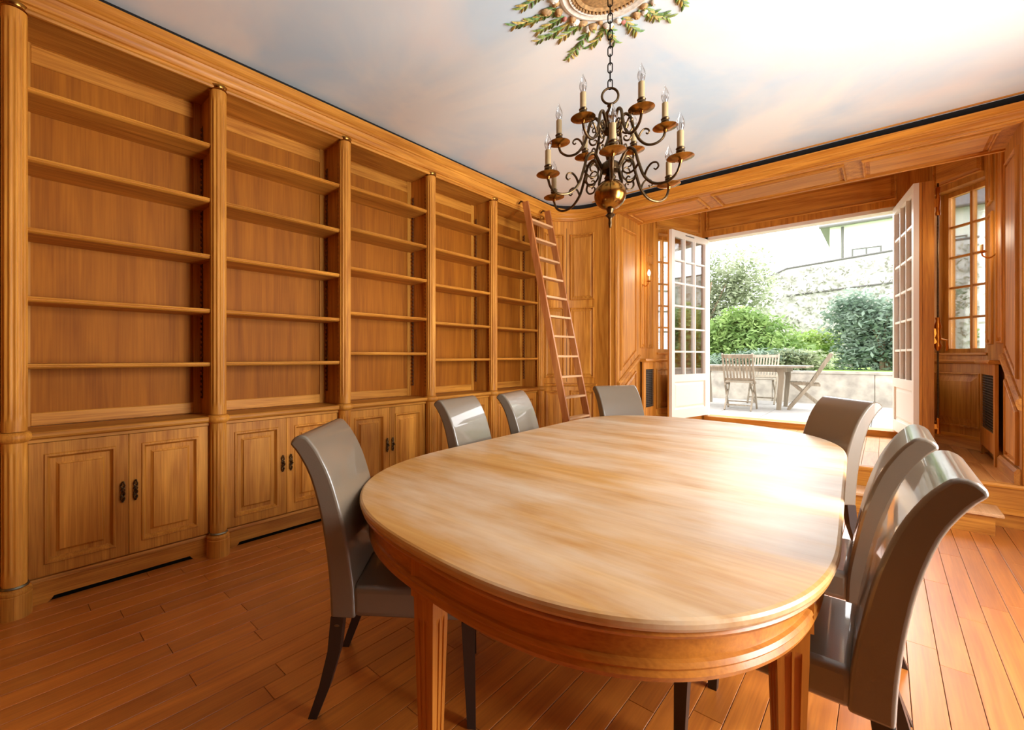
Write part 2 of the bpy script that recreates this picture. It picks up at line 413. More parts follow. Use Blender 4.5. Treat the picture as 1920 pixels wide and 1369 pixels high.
# ---- cornice swept round the room
def sweep(prof, path, closed=False):
    m = MB(); m.loft([[(p[0]+n[0]*d, p[1]+n[1]*d, z) for d, z in prof] for p, n in path], True, True); return m
path = [((0, YB), (1, 0)), ((0, YC), (1, 0))]
for i in range(1, 13):
    a = PI/2*i/12; path.append(((RC-RC*math.cos(a), YC+RC*math.sin(a)), (math.cos(a), -math.sin(a))))
path.append(((XR-RC, YO), (0, -1)))
for i in range(1, 13):
    a = PI/2*i/12; path.append(((XR-RC+RC*math.sin(a), YC+RC*math.cos(a)), (-math.sin(a), -math.cos(a))))
path.append(((XR, YB), (-1, 0)))
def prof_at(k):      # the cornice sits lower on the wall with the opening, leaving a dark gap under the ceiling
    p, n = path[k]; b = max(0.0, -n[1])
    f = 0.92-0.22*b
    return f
base = [(-0.02, 0), (0.028, 0), (0.030, 0.018), (0.040, 0.022), (0.042, 0.04), (0.050, 0.055), (0.066, 0.07), (0.070, 0.085), (0.078, 0.088), (0.080, 0.105), (0.092, 0.115), (0.108, 0.135), (0.116, 0.145), (0.116, 0.162), (0.100, 0.162), (-0.02, 0.162)]
def sweepv(fn): return MB().loft([[(p[0]+n[0]*d, p[1]+n[1]*d, z) for d, z in fn(k)] for k, (p, n) in enumerate(path)])
struct('trim_1', sweepv(lambda k: [(d, 3.06+(z+0.02*(0.92-prof_at(k))/0.22)*prof_at(k)) for d, z in base]), oak_h, smooth=True)
struct('trim_2', sweepv(lambda k: [(-0.02, 3.06+0.16*prof_at(k)), (0.075, 3.06+0.16*prof_at(k)), (0.075, 3.2499), (-0.02, 3.2499)]), blackgap)  # black strip put in as the shade of the slot above the cornice
# thin wooden lip of the ceiling above the dark gap, along the wall with the opening
struct('trim_3', MB().box(0.5, XR-0.5, YO-0.135, YO-0.128, 3.236, 3.2499), oak_x)

# ---- landing (raised two steps) and steps
pf = struct('floor_landing', MB().box(XL-0.0, XRJ, YO-0.02, YD+0.3, 0.001, ZP-0.012).box(0.5, XL, YI+0.001, YD+0.3, 0.001, ZP-0.004).box(XRJ, 4.1, YI+0.001, YD+0.3, 0.001, ZP-0.004), oak_x)
am = MB().ringpanel(0, 0.108, 0, 0.83, [(0, 0), (0.001, 0.0012)], 0, 0.010).map(lambda v: (v[0], v[2], -v[1]-0.0012)).mesh('plank', floor_a)
for i in range(28):
    x = XL+0.004+i*0.110; y = YO+0.005-random.random()*0.0
    yy = YO+0.03
    while yy < YD-0.05:
        obj('plank', am, pf, (x, yy, ZP)); yy += 0.832
part('nosing', MB().prism([(YO-0.045, ZP-0.03), (YO-0.05, ZP-0.015), (YO-0.045, ZP), (YO+0.028, ZP), (YO+0.028, ZP-0.03)], 'x', XL-0.10, XRJ+0.2), oak_x, pf)
part('riser', MB().box(XL-0.1, XRJ+0.2, YO-0.03, YO-0.02, 0.0, ZP-0.03), oak_x, pf)
part('riser_molding', MB().prism([(YO-0.03, 0.10), (YO-0.055, 0.105), (YO-0.055, 0.13), (YO-0.035, 0.145), (YO-0.03, 0.145)], 'x', XL-0.1, XRJ+0.2), oak_x, pf)
st = empty('wooden_step', (2.3, 5.25, 0), 0, 'low wooden step in front of the landing, behind the right-hand chairs', 'step')
part('tread', MB().box(-1.42, 1.43, -0.16, 0.155, 0.14, 0.165), rung_m, st, bevel=0.006)
part('riser', MB().box(-1.38, 1.39, -0.13, -0.11, 0.0, 0.14), oak_x, st)
for x in (-1.38, 1.37): part('end_board', MB().box(x, x+0.02, -0.109, 0.155, 0.0, 0.14), oak_y, st)

# ---- alcove walls
ali = struct('wall_alcove_ceiling', MB().box(0.3, 4.4, YI, YD+0.4, ZCA, ZCA+0.1), oak_x)
AL, BL = (XL, 6.68), (1.15, YD)      # left canted wall
AR, BR = (3.87, 7.09), (3.49, YD)    # right canted wall
def flat_panel(parent, x0, x1, z0, z1, **kw): return wall_panel(parent, x0, x1, z0, z1, **kw)
# left side wall: faces +x, local x -> +y
wl = struct('wall_alcove_left', MB().box(0, AL[1]-YI, 0, 0.15, ZP, ZCA), oak_z, loc=(XL, YI, 0), rot=(0, 0, PI/2))
wall_panel(wl, 0.30, 0.50, 1.42, 2.62); wall_panel(wl, 0.30, 0.50, 2.72, 3.5); wall_panel(wl, 0.05, 0.20, 1.42, 3.5)
wr = struct('wall_alcove_right', MB().box(0, AR[1]-YI, 0, 0.15, ZP, ZCA), oak_z, loc=(XRJ+0.008, AR[1], 0), rot=(0, 0, -PI/2))
wall_panel(wr, 0.08, 0.34, 1.42, 2.70); wall_panel(wr, 0.08, 0.34, 2.80, 3.5); wall_panel(wr, 0.62, 0.90, 1.42, 3.5)
def radiator_cover(name, loc, rz, L, label):
    e = empty(name, loc, rz, label, 'radiator cover')
    z0, z1 = 0, 0.95
    part('case', holed(L, 0.90, 0.022, [(0.08, L-0.08, 0.28, 0.80), (0.06, L-0.06, 0.0, 0.10)]), oak_z, e, loc=(0, -0.055, 0))
    part('top_ledge', MB().prism([(-0.085, 0.902), (-0.095, 0.915), (-0.085, 0.94), (-0.004, 0.94), (-0.004, 0.902)], 'x', -0.01, L+0.01), oak_x, e)
    m = MB()
    for i in range(12): m.box(0.08+(L-0.16)*i/11-0.003, 0.08+(L-0.16)*i/11+0.003, -0.046, -0.043, 0.28, 0.80)
    for i in range(22): m.box(0.08, L-0.08, -0.049, -0.046, 0.28+0.52*i/21-0.003, 0.28+0.52*i/21+0.003)
    part('grille', m, grille_m, e)
    part('backing', MB().box(0.08, L-0.08, -0.030, -0.026, 0.28, 0.80), blackgap, e)
radiator_cover('radiator_cover', (XL, YI+0.03, ZP), PI/2, AL[1]-YI-0.08, 'panelled wooden radiator cover with grille left of the glazed doors')
radiator_cover('radiator_cover', (XRJ+0.008, AR[1]-0.06, ZP), -PI/2, AR[1]-YI-0.12, 'panelled wooden radiator cover with grille at the right edge of the room')
def cant(name, A, B, wname, hole, cols, rows=5):
    """wall from A to B seen from inside left to right, with a recessed casement window"""
    d = Vector((B[0]-A[0], B[1]-A[1])); L = d.length; rz = math.atan2(d.y, d.x)
    u0, u1, z0, z1 = hole
    w = struct(name, holed(L, ZCA, 0.24, [(u0, u1, z0, z1)], ZP), oak_z, loc=(A[0], A[1], 0), rot=(0, 0, rz))
    wall_panel(w, 0.05, L-0.05, z1+0.06, ZCA-0.04, oak_x)
    # dado panel, rail, base, sill
    wall_panel(w, 0.05, L-0.07, ZP+0.22, 1.13, oak_z, w=0.07)
    part('dado_rail', MB().prism([(0, 1.225), (-0.03, 1.232), (-0.04, 1.25), (-0.03, 1.268), (0, 1.27)], 'x', 0.02, L-0.06), oak_x, w)
    part('baseboard', MB().prism([(0, ZP+0.002), (-0.022, ZP+0.002), (-0.022, ZP+0.11), (-0.010, ZP+0.14), (0, ZP+0.14)], 'x', 0.01, L-0.06), oak_x, w)
    part('sill', MB().box(u0-0.03, u1+0.03, -0.02, 0.12, z0-0.025, z0), oak_x, w, bevel=0.005)
    # window frame set back in the reveal
    f = obj(wname, None, None, (A[0], A[1], 0), (0, 0, rz), kind='structure')
    y = 0.13; b = 0.05
    part('frame', holed(u1-u0, z1-z0, 0.06, [(b, u1-u0-b, b, z1-z0-b)]), oak_z, f, loc=(u0, y, z0))
    a0, a1, c0, c1 = u0+b, u1-b, z0+b, z1-b
    for i in range(1, cols): x = a0+(a1-a0)*i/cols; part('muntin', MB().box(x-0.014, x+0.014, y+0.008, y+0.05, c0, c1), oak_z, f)
    for j in range(1, rows): z = c0+(c1-c0)*j/rows; part('muntin', MB().box(a0, a1, y+0.012, y+0.046, z-0.011, z+0.011), oak_x, f)
    for i in range(cols):
        for j in range(rows):
            part('pane', MB().box(a0+(a1-a0)*i/cols+0.002, a0+(a1-a0)*(i+1)/cols-0.002, y+0.026, y+0.030, c0+(c1-c0)*j/rows+0.002, c0+(c1-c0)*(j+1)/rows-0.002), pane_m, f)
    return w
cant('wall_alcove_cant_left', AL, BL, 'window_1', (0.10, 0.80, 1.36, 3.08), 3)
cant('wall_alcove_cant_right', BR, AR, 'window_2', (0.02, 0.60, 1.34, 3.14), 2)
# door wall
XD0, XD1, ZL = 1.180, 3.245, 3.10
wd = struct('wall_doors', MB().box(1.12, XD0, YD, YD+0.26, ZP, ZCA).box(XD1, 3.52, YD, YD+0.26, ZP, ZCA).box(XD0, XD1, YD, YD+0.26, ZL, ZCA), oak_z)
wall_panel(wd, XD0+0.02, XD1-0.02, ZL+0.08, ZCA-0.06, oak_x, fn=lambda v: (v[0], v[1]+YD, v[2]))
part('door_frame', MB().box(XD0, XD0+0.045, YD+0.02, YD+0.12, ZP, ZL).box(XD1-0.045, XD1, YD+0.02, YD+0.12, ZP, ZL).box(XD0, XD1, YD+0.02, YD+0.12, ZL-0.045, ZL), whitepaint, wd)
part('outer_reveal', MB().box(XD0, XD1, YD+0.12, YD+0.26, ZL-0.03, ZL), whitepaint, wd)
part('threshold', MB().prism([(YD-0.03, ZP), (YD-0.02, ZP+0.075), (YD+0.02, ZP+0.085), (YD+0.30, ZP+0.07), (YD+0.30, ZP)], 'x', XD0, XD1), oak_x, wd)
def french_door(name, hinge, ang, mirror, width=0.985):
    """leaf in local x from hinge; +y local is the outside (white) face when closed"""
    e = obj(name, None, None, (hinge[0], hinge[1], 0.43), (0, 0, ang), kind='structure')
    H = 2.63; sx = -1 if mirror else 1
    def bx(x0, x1, y0, y1, z0, z1):
        a, b = sorted((sx*x0, sx*x1)); return MB().box(a, b, y0, y1, z0, z1)
    S_, R_, K_ = 0.075, 0.085, 0.62       # stile, top rail, bottom of glazing
    W_ = width
    for x0, x1 in ((0, S_), (W_-S_, W_)): part('stile', bx(x0, x1, 0, 0.04, 0, H), whitepaint, e)
    for z0, z1 in ((0, 0.13), (K_-0.10, K_), (H-R_, H)): part('rail', bx(S_, W_-S_, 0, 0.04, z0, z1), whitepaint, e)
    a, b = sorted((sx*S_, sx*(W_-S_)))
    part('door_panel', MB().ringpanel(a, b, 0.13, K_-0.10, [(0, 0), (0.0, 0.02), (0.02, 0.012), (0.05, 0.022)], 0, 0.0).map(lambda v: (v[0], 0.008-v[1], v[2])), whitepaint, e)
    # wooden inner face
    for nm, x0, x1, z0, z1 in (('inner_stile', 0, S_, 0, H), ('inner_stile', W_-S_, W_, 0, H), ('inner_rail', S_, W_-S_, 0, K_), ('inner_rail', S_, W_-S_, H-R_, H)):
        part(nm, bx(x0, x1, -0.022, -0.001, z0, z1), oak_z, e)
    gw = (W_-2*S_)/3; gh = (H-R_-K_)/6
    for i in range(1, 3): part('muntin', bx(S_+gw*i-0.013, S_+gw*i+0.013, -0.018, 0.036, K_, H-R_), whitepaint, e)
    for j in range(1, 6): part('muntin', bx(S_, W_-S_, -0.014, 0.032, K_+gh*j-0.012, K_+gh*j+0.012), whitepaint, e)
    for i in range(3):
        for j in range(6): part('pane', bx(S_+gw*i+0.002, S_+gw*(i+1)-0.002, 0.008, 0.012, K_+gh*j+0.002, K_+gh*(j+1)-0.002), pane_m, e)
    if not mirror: part('vent_slot', bx(0.40, 0.64, 0.040, 0.042, 2.585, 2.600), slate, e)
    return e, W_, sx
a1 = math.atan2(6.55-7.6, 1.035-1.228)
d1, _, _ = french_door('door_1', (XD0+0.012, YD+0.0), a1-0.015, False, 1.0)
d2, W2, _ = french_door('door_2', (XD1-0.015, YD+0.0), PI+math.atan2(-1.0, 0.14), True, 1.0)
# overlapping meeting stile and espagnolette bolt on the right-hand leaf (inner side)
part('meeting_stile', MB().box(-W2-0.004, -W2+0.05, -0.105, -0.023, 0.0, 2.63), oak_z, d2)
bolt = part('bolt_rod', MB().tube([(-W2+0.025, -0.135, 0.12), (-W2+0.025, -0.135, 2.60)], 0.008, 10), bronze, d2, smooth=True)
for z, hh in ((0.10, 0.16), (2.28, 0.28)):
    part('bolt_guide', MB().lathe([(0.016, 0), (0.02, 0.02), (0.013, 0.05), (0.018, hh*0.5), (0.012, hh*0.75), (0.02, hh-0.01), (0.014, hh)], 12, (-W2+0.025, -0.135, z)).box(-W2+0.012, -W2+0.038, -0.135, -0.104, z+hh*0.3, z+hh*0.6), gold, d2, smooth=True)
part('bolt_handle', MB().lathe([(0.014, 0), (0.024, 0.03), (0.030, 0.05), (0.016, 0.09), (0.026, 0.13), (0.018, 0.17), (0.022, 0.22), (0.028, 0.24), (0.014, 0.30), (0.02, 0.33)], 12, (-W2+0.025, -0.135, 0.93)).tube([(-W2+0.025, -0.14, 1.05), (-W2+0.01, -0.19, 1.03), (-W2+0.0, -0.195, 0.96), (-W2+0.01, -0.19, 0.93)], 0.01, 8).box(-W2+0.012, -W2+0.038, -0.135, -0.104, 1.0, 1.15), gold, d2, smooth=True)

# ------------------------------------------------------------ built-in bookcase along the left wall
Y0, BW = 0.095, 0.9671
SH = [[1.258, 1.605, 1.958, 2.324, 2.678], [1.260, 1.605, 1.962, 2.322, 2.682], [1.335, 1.665, 2.035, 2.360, 2.70], [1.276, 1.638, 2.010, 2.360, 2.715], [1.282, 1.636, 1.985, 2.332, 2.695]]
nth = ['leftmost', 'second', 'middle', 'fourth', 'rightmost']
h0, hs = 0.022, BW-0.022
shelf_me = MB().prism([(0.262, 0), (0.012, 0), (0.002, 0.004), (-0.004, 0.009), (0.001, 0.012), (0.001, 0.014), (-0.004, 0.018), (0.0, 0.026), (0.010, 0.028), (0.262, 0.028)], 'x', h0+0.001, hs-0.001).mesh('shelf', oak_x)
back_me = MB().box(0, BW, 0.265, 0.285, 0, 2.16).mesh('back_panel', oak_back)
side_me = [MB().box(0, h0, 0.0, 0.265, 0, 2.13).mesh('side_panel', oak_z), MB().box(hs, BW, 0.0, 0.265, 0, 2.13).mesh('side_panel', oak_z)]
top_me = MB().box(0, BW, -0.024, 0.265, 2.131, 2.147).mesh('top_panel', oak_x)
rails = [MB().ringpanel(h0+0.05, hs-0.05, 2.02, 2.12, [(0, 0), (0, 0.006), (0.004, 0.010)], 0.265, 0).mesh('rail', oak_x), MB().ringpanel(h0+0.05, hs-0.05, 0.002, 0.075, [(0, 0), (0, 0.006), (0.004, 0.010)], 0.265, 0).mesh('rail', oak_x)]
stile_me = [MB().box(h0, h0+0.05, 0.257, 0.265, 0, 2.13).mesh('stile', oak_z), MB().box(hs-0.05, hs, 0.257, 0.265, 0, 2.13).mesh('stile', oak_z)]
def strip(x, sg, y):
    poly = [(x, 0.10)]; z = 0.10
    while z < 1.95:
        poly += [(x+sg*0.014, z+0.004), (x+sg*0.014, z+0.018), (x+sg*0.005, z+0.020), (x+sg*0.005, z+0.034)]; z += 0.036
    poly.append((x, z))
    return MB().prism(poly, 'y', y, y+0.012).mesh('shelf_rack', iron_or())
_dk = wood('dark_rack_wood', (66, 38, 18), (112, 68, 32), 'z', 1.0, 0.6)
def iron_or(): return _dk
rack_me = [strip(h0, 1, 0.22), strip(hs, -1, 0.22), strip(hs, -1, 0.03)]
arch_me = MB().prism([(-0.034, 2.124), (-0.038, 2.136), (-0.030, 2.15), (-0.025, 2.15), (-0.025, 2.122)], 'x', 0, BW).mesh('architrave', oak_x)
door_w = (BW-0.10)/2
def door_mesh():
    fr = MB().ringpanel(0, door_w-0.002, 0, 0.70, [(0, 0), (0, 0.018), (0.002, 0.020), (0.060, 0.020), (0.064, 0.027), (0.074, 0.027), (0.080, 0.014), (0.085, 0.006), (0.088, 0.004)], 0, 0.002)
    pn = MB().ringpanel(0.088, door_w-0.090, 0.088, 0.612, [(0, 0), (0, 0.0045), (0.022, 0.0045), (0.034, 0.012), (0.036, 0.020)], 0, 0)
    return fr.mesh('door', oak_z), pn.mesh('raised_panel', oak_z)
door_me, rp_me = door_mesh()
# ornate escutcheon with a drop handle
hm = MB()
for k in range(9):
    t = k/8-0.5; hm.lathe([(0.0, -0.006), (0.007, -0.002), (0.006, 0.004), (0.0, 0.008)], 8, (0.007*math.sin(k*2.4), -0.003, t*0.11))
hm.tube(crom([(0, 0, -0.06), (0.010, -0.004, -0.035), (-0.010, -0.006, -0.012), (0.010, -0.006, 0.012), (-0.010, -0.004, 0.035), (0, 0, 0.06)], 5), 0.0035, 6)
hm.tube(crom([(0, 0, -0.06), (-0.010, -0.004, -0.035), (0.010, -0.006, -0.012), (-0.010, -0.006, 0.012), (0.010, -0.004, 0.035), (0, 0, 0.06)], 5), 0.0035, 6)
hm.tube([(0, 0, 0.005), (0, -0.02, 0.004), (0.003, -0.03, 0.0)], 0.005, 8)
handle_me = hm.mesh('handle', bronze, True)
body_me = MB().box(0.02, BW-0.02, 0.045, 0.26, 0.12, 0.868).mesh('body', oak_z)
stl = [MB().box(0.0, 0.049, 0.030, 0.045, 0.146, 0.87).mesh('stile', oak_z), MB().box(BW-0.049, BW, 0.030, 0.045, 0.146, 0.87).mesh('stile', oak_z)]
frieze_me = MB().box(0.0, BW, 0.012, 0.045, 0.853, 0.870).mesh('frieze', oak_x)
plinth_me = MB().prism([(0.0, 0.0), (0.13, 0.0), (0.145, 0.012), (0.155, 0.026), (BW-0.155, 0.026), (BW-0.145, 0.012), (BW-0.13, 0.0), (BW, 0.0), (BW, 0.118), (0.0, 0.118)], 'y', 0.045, 0.065).mesh('plinth', oak_x)
pmold_me = MB().prism([(0.065, 0.118), (0.034, 0.118), (0.036, 0.126), (0.030, 0.128), (0.034, 0.138), (0.042, 0.140), (0.045, 0.146), (0.065, 0.146)], 'x', 0, BW).mesh('plinth_molding', oak_x)
for i in range(5):
    y = Y0+BW*i; pos = nth[i]
    where = {0: 'leftmost bay of empty oak bookcase, nearest the camera', 1: 'second bay from the left of empty oak bookcase', 2: 'middle bay of the five empty oak bookcase bays', 3: 'fourth bay from the left of empty oak bookcase', 4: 'last bay of empty oak bookcase, behind the ladder'}[i]
    e = empty('bookcase', (0, y, 0.912), PI/2, where, 'bookcase', 'bookcase bays along the left wall')
    obj('back_panel', back_me, e); obj('side_panel', side_me[0], e); obj('side_panel', side_me[1], e); obj('top_panel', top_me, e)
    for m in rails: obj('rail', m, e)
    for m in stile_me: obj('stile', m, e)
    for m in rack_me: obj('shelf_rack', m, e)
    obj('architrave', arch_me, e)
    for z in SH[i]: obj('shelf', shelf_me, e, (0, 0.0, z-0.912-0.022))
    c = empty('base_cabinet', (0, y, 0), PI/2, {0: 'two-door oak cupboard under the leftmost bookcase bay', 1: 'two-door oak cupboard under the second bay, behind the near-left chair', 2: 'two-door oak cupboard under the middle bookcase bay', 3: 'oak cupboard under the fourth bay, behind the middle left chair', 4: 'oak cupboard under the last bay, beside the ladder'}[i], 'cabinet', 'oak cupboards under the bookcase')
    obj('body', body_me, c); obj('frieze', frieze_me, c); obj('plinth', plinth_me, c); obj('plinth_molding', pmold_me, c)
    for m in stl: obj('stile', m, c)
    for k in range(2):
        d = obj('door', door_me, c, (0.05+door_w*k+0.001, 0.043, 0.149))
        obj('raised_panel', rp_me, d)
        obj('handle', handle_me, d, (door_w-0.032 if k == 0 else 0.030, -0.026, 0.37), label='ornate bronze handle')
# continuous counter
part('worktop', MB().prism([(0.262, 0.870), (0.006, 0.870), (-0.004, 0.876), (-0.018, 0.880), (-0.024, 0.890), (-0.024, 0.904), (-0.018, 0.911), (0.262, 0.911)], 'x', Y0-0.9, Y0+5*BW), oak_x, rot=(0, 0, PI/2), label='long oak counter ledge between cupboards and open shelves', cat='counter')
# fluted columns
def fluted(R, z0, z1, n=13, dep=0.006, a=0.07):
    K = n*6; zs = [z0, z0+a-0.02, z0+a, z0+a+0.02, z1-a-0.02, z1-a, z1-a+0.02, z1]; wt = [0, 0, 0.7, 1, 1, 0.7, 0, 0]
    rings = []
    for z, w in zip(zs, wt):
        ring = []
        for k in range(K):
            ph = (k % 6)/6; g = max(0, math.sin(PI*(ph-0.15)/0.7)) if 0.15 < ph < 0.85 else 0
            r = R-dep*g**0.6*w if g > 0 else R
            ring.append((r*math.cos(2*PI*k/K), r*math.sin(2*PI*k/K), z))
        rings.append(ring)
    return MB().loft(rings)
cols = [('shaft', fluted(0.050, 0.925, 3.035).mesh('shaft', oak_z, True)), ('lower_shaft', fluted(0.050, 0.155, 0.882).mesh('lower_shaft', oak_z, True)),
        ('collar', MB().lathe([(0.050, 0.868), (0.060, 0.876), (0.067, 0.884), (0.070, 0.895), (0.068, 0.907), (0.060, 0.916), (0.052, 0.922)], 32).mesh('collar', oak_z, True)),
        ('base', MB().lathe([(0.068, 0), (0.068, 0.112), (0.064, 0.116), (0.068, 0.124), (0.066, 0.134), (0.056, 0.142), (0.056, 0.146)], 32).mesh('base', oak_z, True)),
        ('ring', MB().lathe([(0.054, 0.146), (0.059, 0.151), (0.054, 0.158)], 32).mesh('ring', greymetal, True)),
        ('capital_ring', MB().lathe([(0.050, 3.03), (0.055, 3.034), (0.052, 3.042), (0.056, 3.048), (0.056, 3.062)], 32).mesh('capital_ring', brass, True))]
cl = ['fluted oak column at the left edge of the photo', 'fluted oak column between the leftmost and second bookcase bays', 'fluted oak column between the second and middle bookcase bays', 'fluted oak column between the middle and fourth bookcase bays', 'fluted oak column between the fourth and last bookcase bays', 'fluted oak column ending the bookcase, behind the ladder']
for i in range(6):
    e = empty('fluted_column', (0, Y0+BW*i, 0), 0.1, cl[i], 'column', 'fluted columns of the bookcase')
    for nm, m in cols: obj(nm, m, e)
# end wall strip left of the first column (out of sight beyond the frame)
struct('wall_left_end', MB().box(-0.30, -0.03, YB, Y0-0.05, 0, 3.2), oak_z)
struct('trim_4', MB().box(-0.31, -0.0, Y0+BW*5, Y0+BW*5+0.10, 0, 3.2), oak_z)

# ------------------------------------------------------------ dining table
TC = (2.127, 2.576); TR = 0.035; TA, TLn, TE, TSH, TN = 0.869, 0.71, 1.019, -0.132, 2.57
def outline(ins, n=110):
    P = []; R = TA-ins; e = TE-ins
    def sp(c): return math.copysign(abs(c)**(2/TN), c)
    for sgn in (1, -1):
        for k in range(n+1):
            t = PI*k/n; x = sgn*R*sp(math.cos(t)); y = sgn*(TLn+e*abs(math.sin(t))**(2/TN))
            P.append((x, y))
    out = []
    for x, y in P:
        y = y+TSH*x
        out.append((x*math.cos(TR)-y*math.sin(TR), x*math.sin(TR)+y*math.cos(TR)))
    return out
tb = empty('dining_table', (TC[0], TC[1], 0), 0, 'large oval wooden dining table with pale top and fluted legs', 'dining table')
def slab(prof): return MB().loft([[(x, y, z) for x, y in outline(i)] for i, z in prof])
part('table_top', slab([(0.012, 0.728), (0.004, 0.732), (0.0, 0.740), (0.0, 0.750), (0.003, 0.757), (0.010, 0.760)]), top_m, tb)
part('edge_band', slab([(0.03, 0.712), (0.010, 0.714), (0.006, 0.722), (0.010, 0.7275), (0.03, 0.7278)]), tab_x, tb, smooth=True)
part('apron', slab([(0.055, 0.598), (0.040, 0.600), (0.036, 0.612), (0.040, 0.624), (0.037, 0.630), (0.041, 0.640), (0.048, 0.644), (0.048, 0.7118), (0.06, 0.712)]), tab_x, tb, smooth=True)
def table_leg():
    m = MB(); rings = []
    def sec(h, d):
        P = []
        for q in range(4):
            a = q*PI/2
            base = [(-1, -1), (-0.55, -1), (-0.50, -1+d), (-0.12, -1+d), (-0.07, -1), (0.07, -1), (0.12, -1+d), (0.50, -1+d), (0.55, -1)]
            for x, y in base: P.append((h*(x*math.cos(a)-y*math.sin(a)), h*(x*math.sin(a)+y*math.cos(a))))
        return P
    for z, h, d in ((0, 0.022, 0), (0.02, 0.026, 0), (0.025, 0.024, 0), (0.06, 0.024, 0), (0.07, 0.025, 0.12), (0.50, 0.036, 0.14), (0.52, 0.036, 0), (0.575, 0.037, 0), (0.578, 0.043, 0), (0.712, 0.043, 0)):
        rings.append([(x, y, z) for x, y in sec(h, d)])
    return m.loft(rings).mesh('leg', tab_m)
leg_me = table_leg()
for k, (x, y, a) in enumerate(((0.005, -1.63, 0.12), (0.80, -1.05, 0.45), (-0.005, 1.63, 0.12), (-0.80, 1.05, 0.45))):
    obj('leg', leg_me, tb, (x, y, 0), (0, 0, a))

# ------------------------------------------------------------ dining chairs
def chair_meshes():
    w = 0.225
    # seat cushion box
    s = MB().box(-0.17, 0.265, -w, w, 0.375, 0.485)
    prof_f = [(-0.155, 0.372), (-0.160, 0.48), (-0.178, 0.60), (-0.205, 0.74), (-0.245, 0.87), (-0.290, 0.96), (-0.325, 1.005)]
    prof_r = [(-0.245, 0.372), (-0.250, 0.48), (-0.262, 0.60), (-0.285, 0.74), (-0.322, 0.87), (-0.365, 0.95), (-0.395, 0.985)]
    prof_f = [(v.x, v.z) for v in crom([(x, 0, z) for x, z in prof_f], 3)]; prof_r = [(v.x, v.z) for v in crom([(x, 0, z) for x, z in prof_r], 3)]
    CAP = [(-0.334, 1.0135), (-0.347, 1.0185), (-0.362, 1.0185), (-0.378, 1.011), (-0.389, 1.000)]
    b = MB(); poly = prof_f + CAP + prof_r[::-1]
    n = len(poly)
    ys = (-w-0.003, w+0.003)
    L = len(prof_f)
    for yy in ys:
        o = len(b.v)
        b.v += [(x, yy, z) for x, z in poly]
        for k in range(L-1): b.f.append((o+k, o+k+1, o+n-2-k, o+n-1-k))
        b.f.append(tuple(o+L-1+q for q in range(len(CAP)+2)))
    for k in range(n): b.f.append((k, (k+1) % n, n+(k+1) % n, n+k))
    def leg(pts, a, c):
        m = MB(); m.loft([[(x+sx*r, y+sy*r, z) for sx, sy in ((-1,-1),(1,-1),(1,1),(-1,1))] for x, y, z, r in pts]); return m
    legs = []
    for sy in (-1, 1):
        y = sy*(w-0.024)
        legs.append(leg([(0.255, y, 0.0, 0.015), (0.243, y, 0.374, 0.023)], 0, 0))
        legs.append(leg([(-0.315, y, 0.0, 0.016), (-0.270, y, 0.12, 0.019), (-0.235, y, 0.25, 0.022), (-0.222, y, 0.374, 0.023)], 0, 0))
    return s, b, legs
s_, b_, lg_ = chair_meshes()
seat_me = s_.mesh('seat', leather, True); backr_me = b_.mesh('backrest', leather, True); legs_me = [m.mesh('leg', darkleg) for m in lg_]
def seam():
    m = MB()
    for sy in (-1, 1): m.tube([(-0.245, sy*0.2245, 0.49), (-0.262, sy*0.2245, 0.60), (-0.285, sy*0.2245, 0.74), (-0.322, sy*0.2245, 0.87), (-0.365, sy*0.2245, 0.95), (-0.392, sy*0.2245, 0.98)], 0.004, 6)
    return m.mesh('piping', leather, True)
pip_me = seam()
CH = [((1.755, 1.185), 40, 'taupe leather dining chair at the near left, pulled out at an angle'),
      ((1.37, 2.33), 11, 'taupe leather dining chair in the middle of the left side of the table'),
      ((1.33, 3.04), 15, 'taupe leather dining chair on the left of the table, farther from the camera'),
      ((1.55, 4.13), -28.6, 'taupe leather dining chair at the far left corner, right of the ladder'),
      ((2.66, 3.83), 216, 'taupe leather dining chair at the far right corner, in front of glazed doors'),
      ((2.855, 2.49), 180, 'taupe leather dining chair on the right side, behind the nearest chair'),
      ((2.89, 1.80), 180, 'taupe leather dining chair nearest the camera on the right side')]
for (x, y), a, lab in CH:
    e = empty('dining_chair', (x, y, 0), math.radians(a), lab, 'chair', 'leather dining chairs around the table')
    for nm, m, bv in (('seat', seat_me, 0.022), ('backrest', backr_me, 0.014)):
        o = obj(nm, m, e); b = o.modifiers.new('bevel', 'BEVEL'); b.width = bv; b.segments = 3; b.limit_method = 'ANGLE'; b.angle_limit = math.radians(50)
    for m in legs_me: obj('leg', m, e)
    if a == 40: part('maker_badge', MB().lathe([(0.0005, 0), (0.010, 0.0004), (0.009, 0.001), (0.0005, 0.0012)], 16).map(lambda v: (v[0]-0.222, -0.2245-v[2], v[1]*0.45+0.345)), greymetal, e)

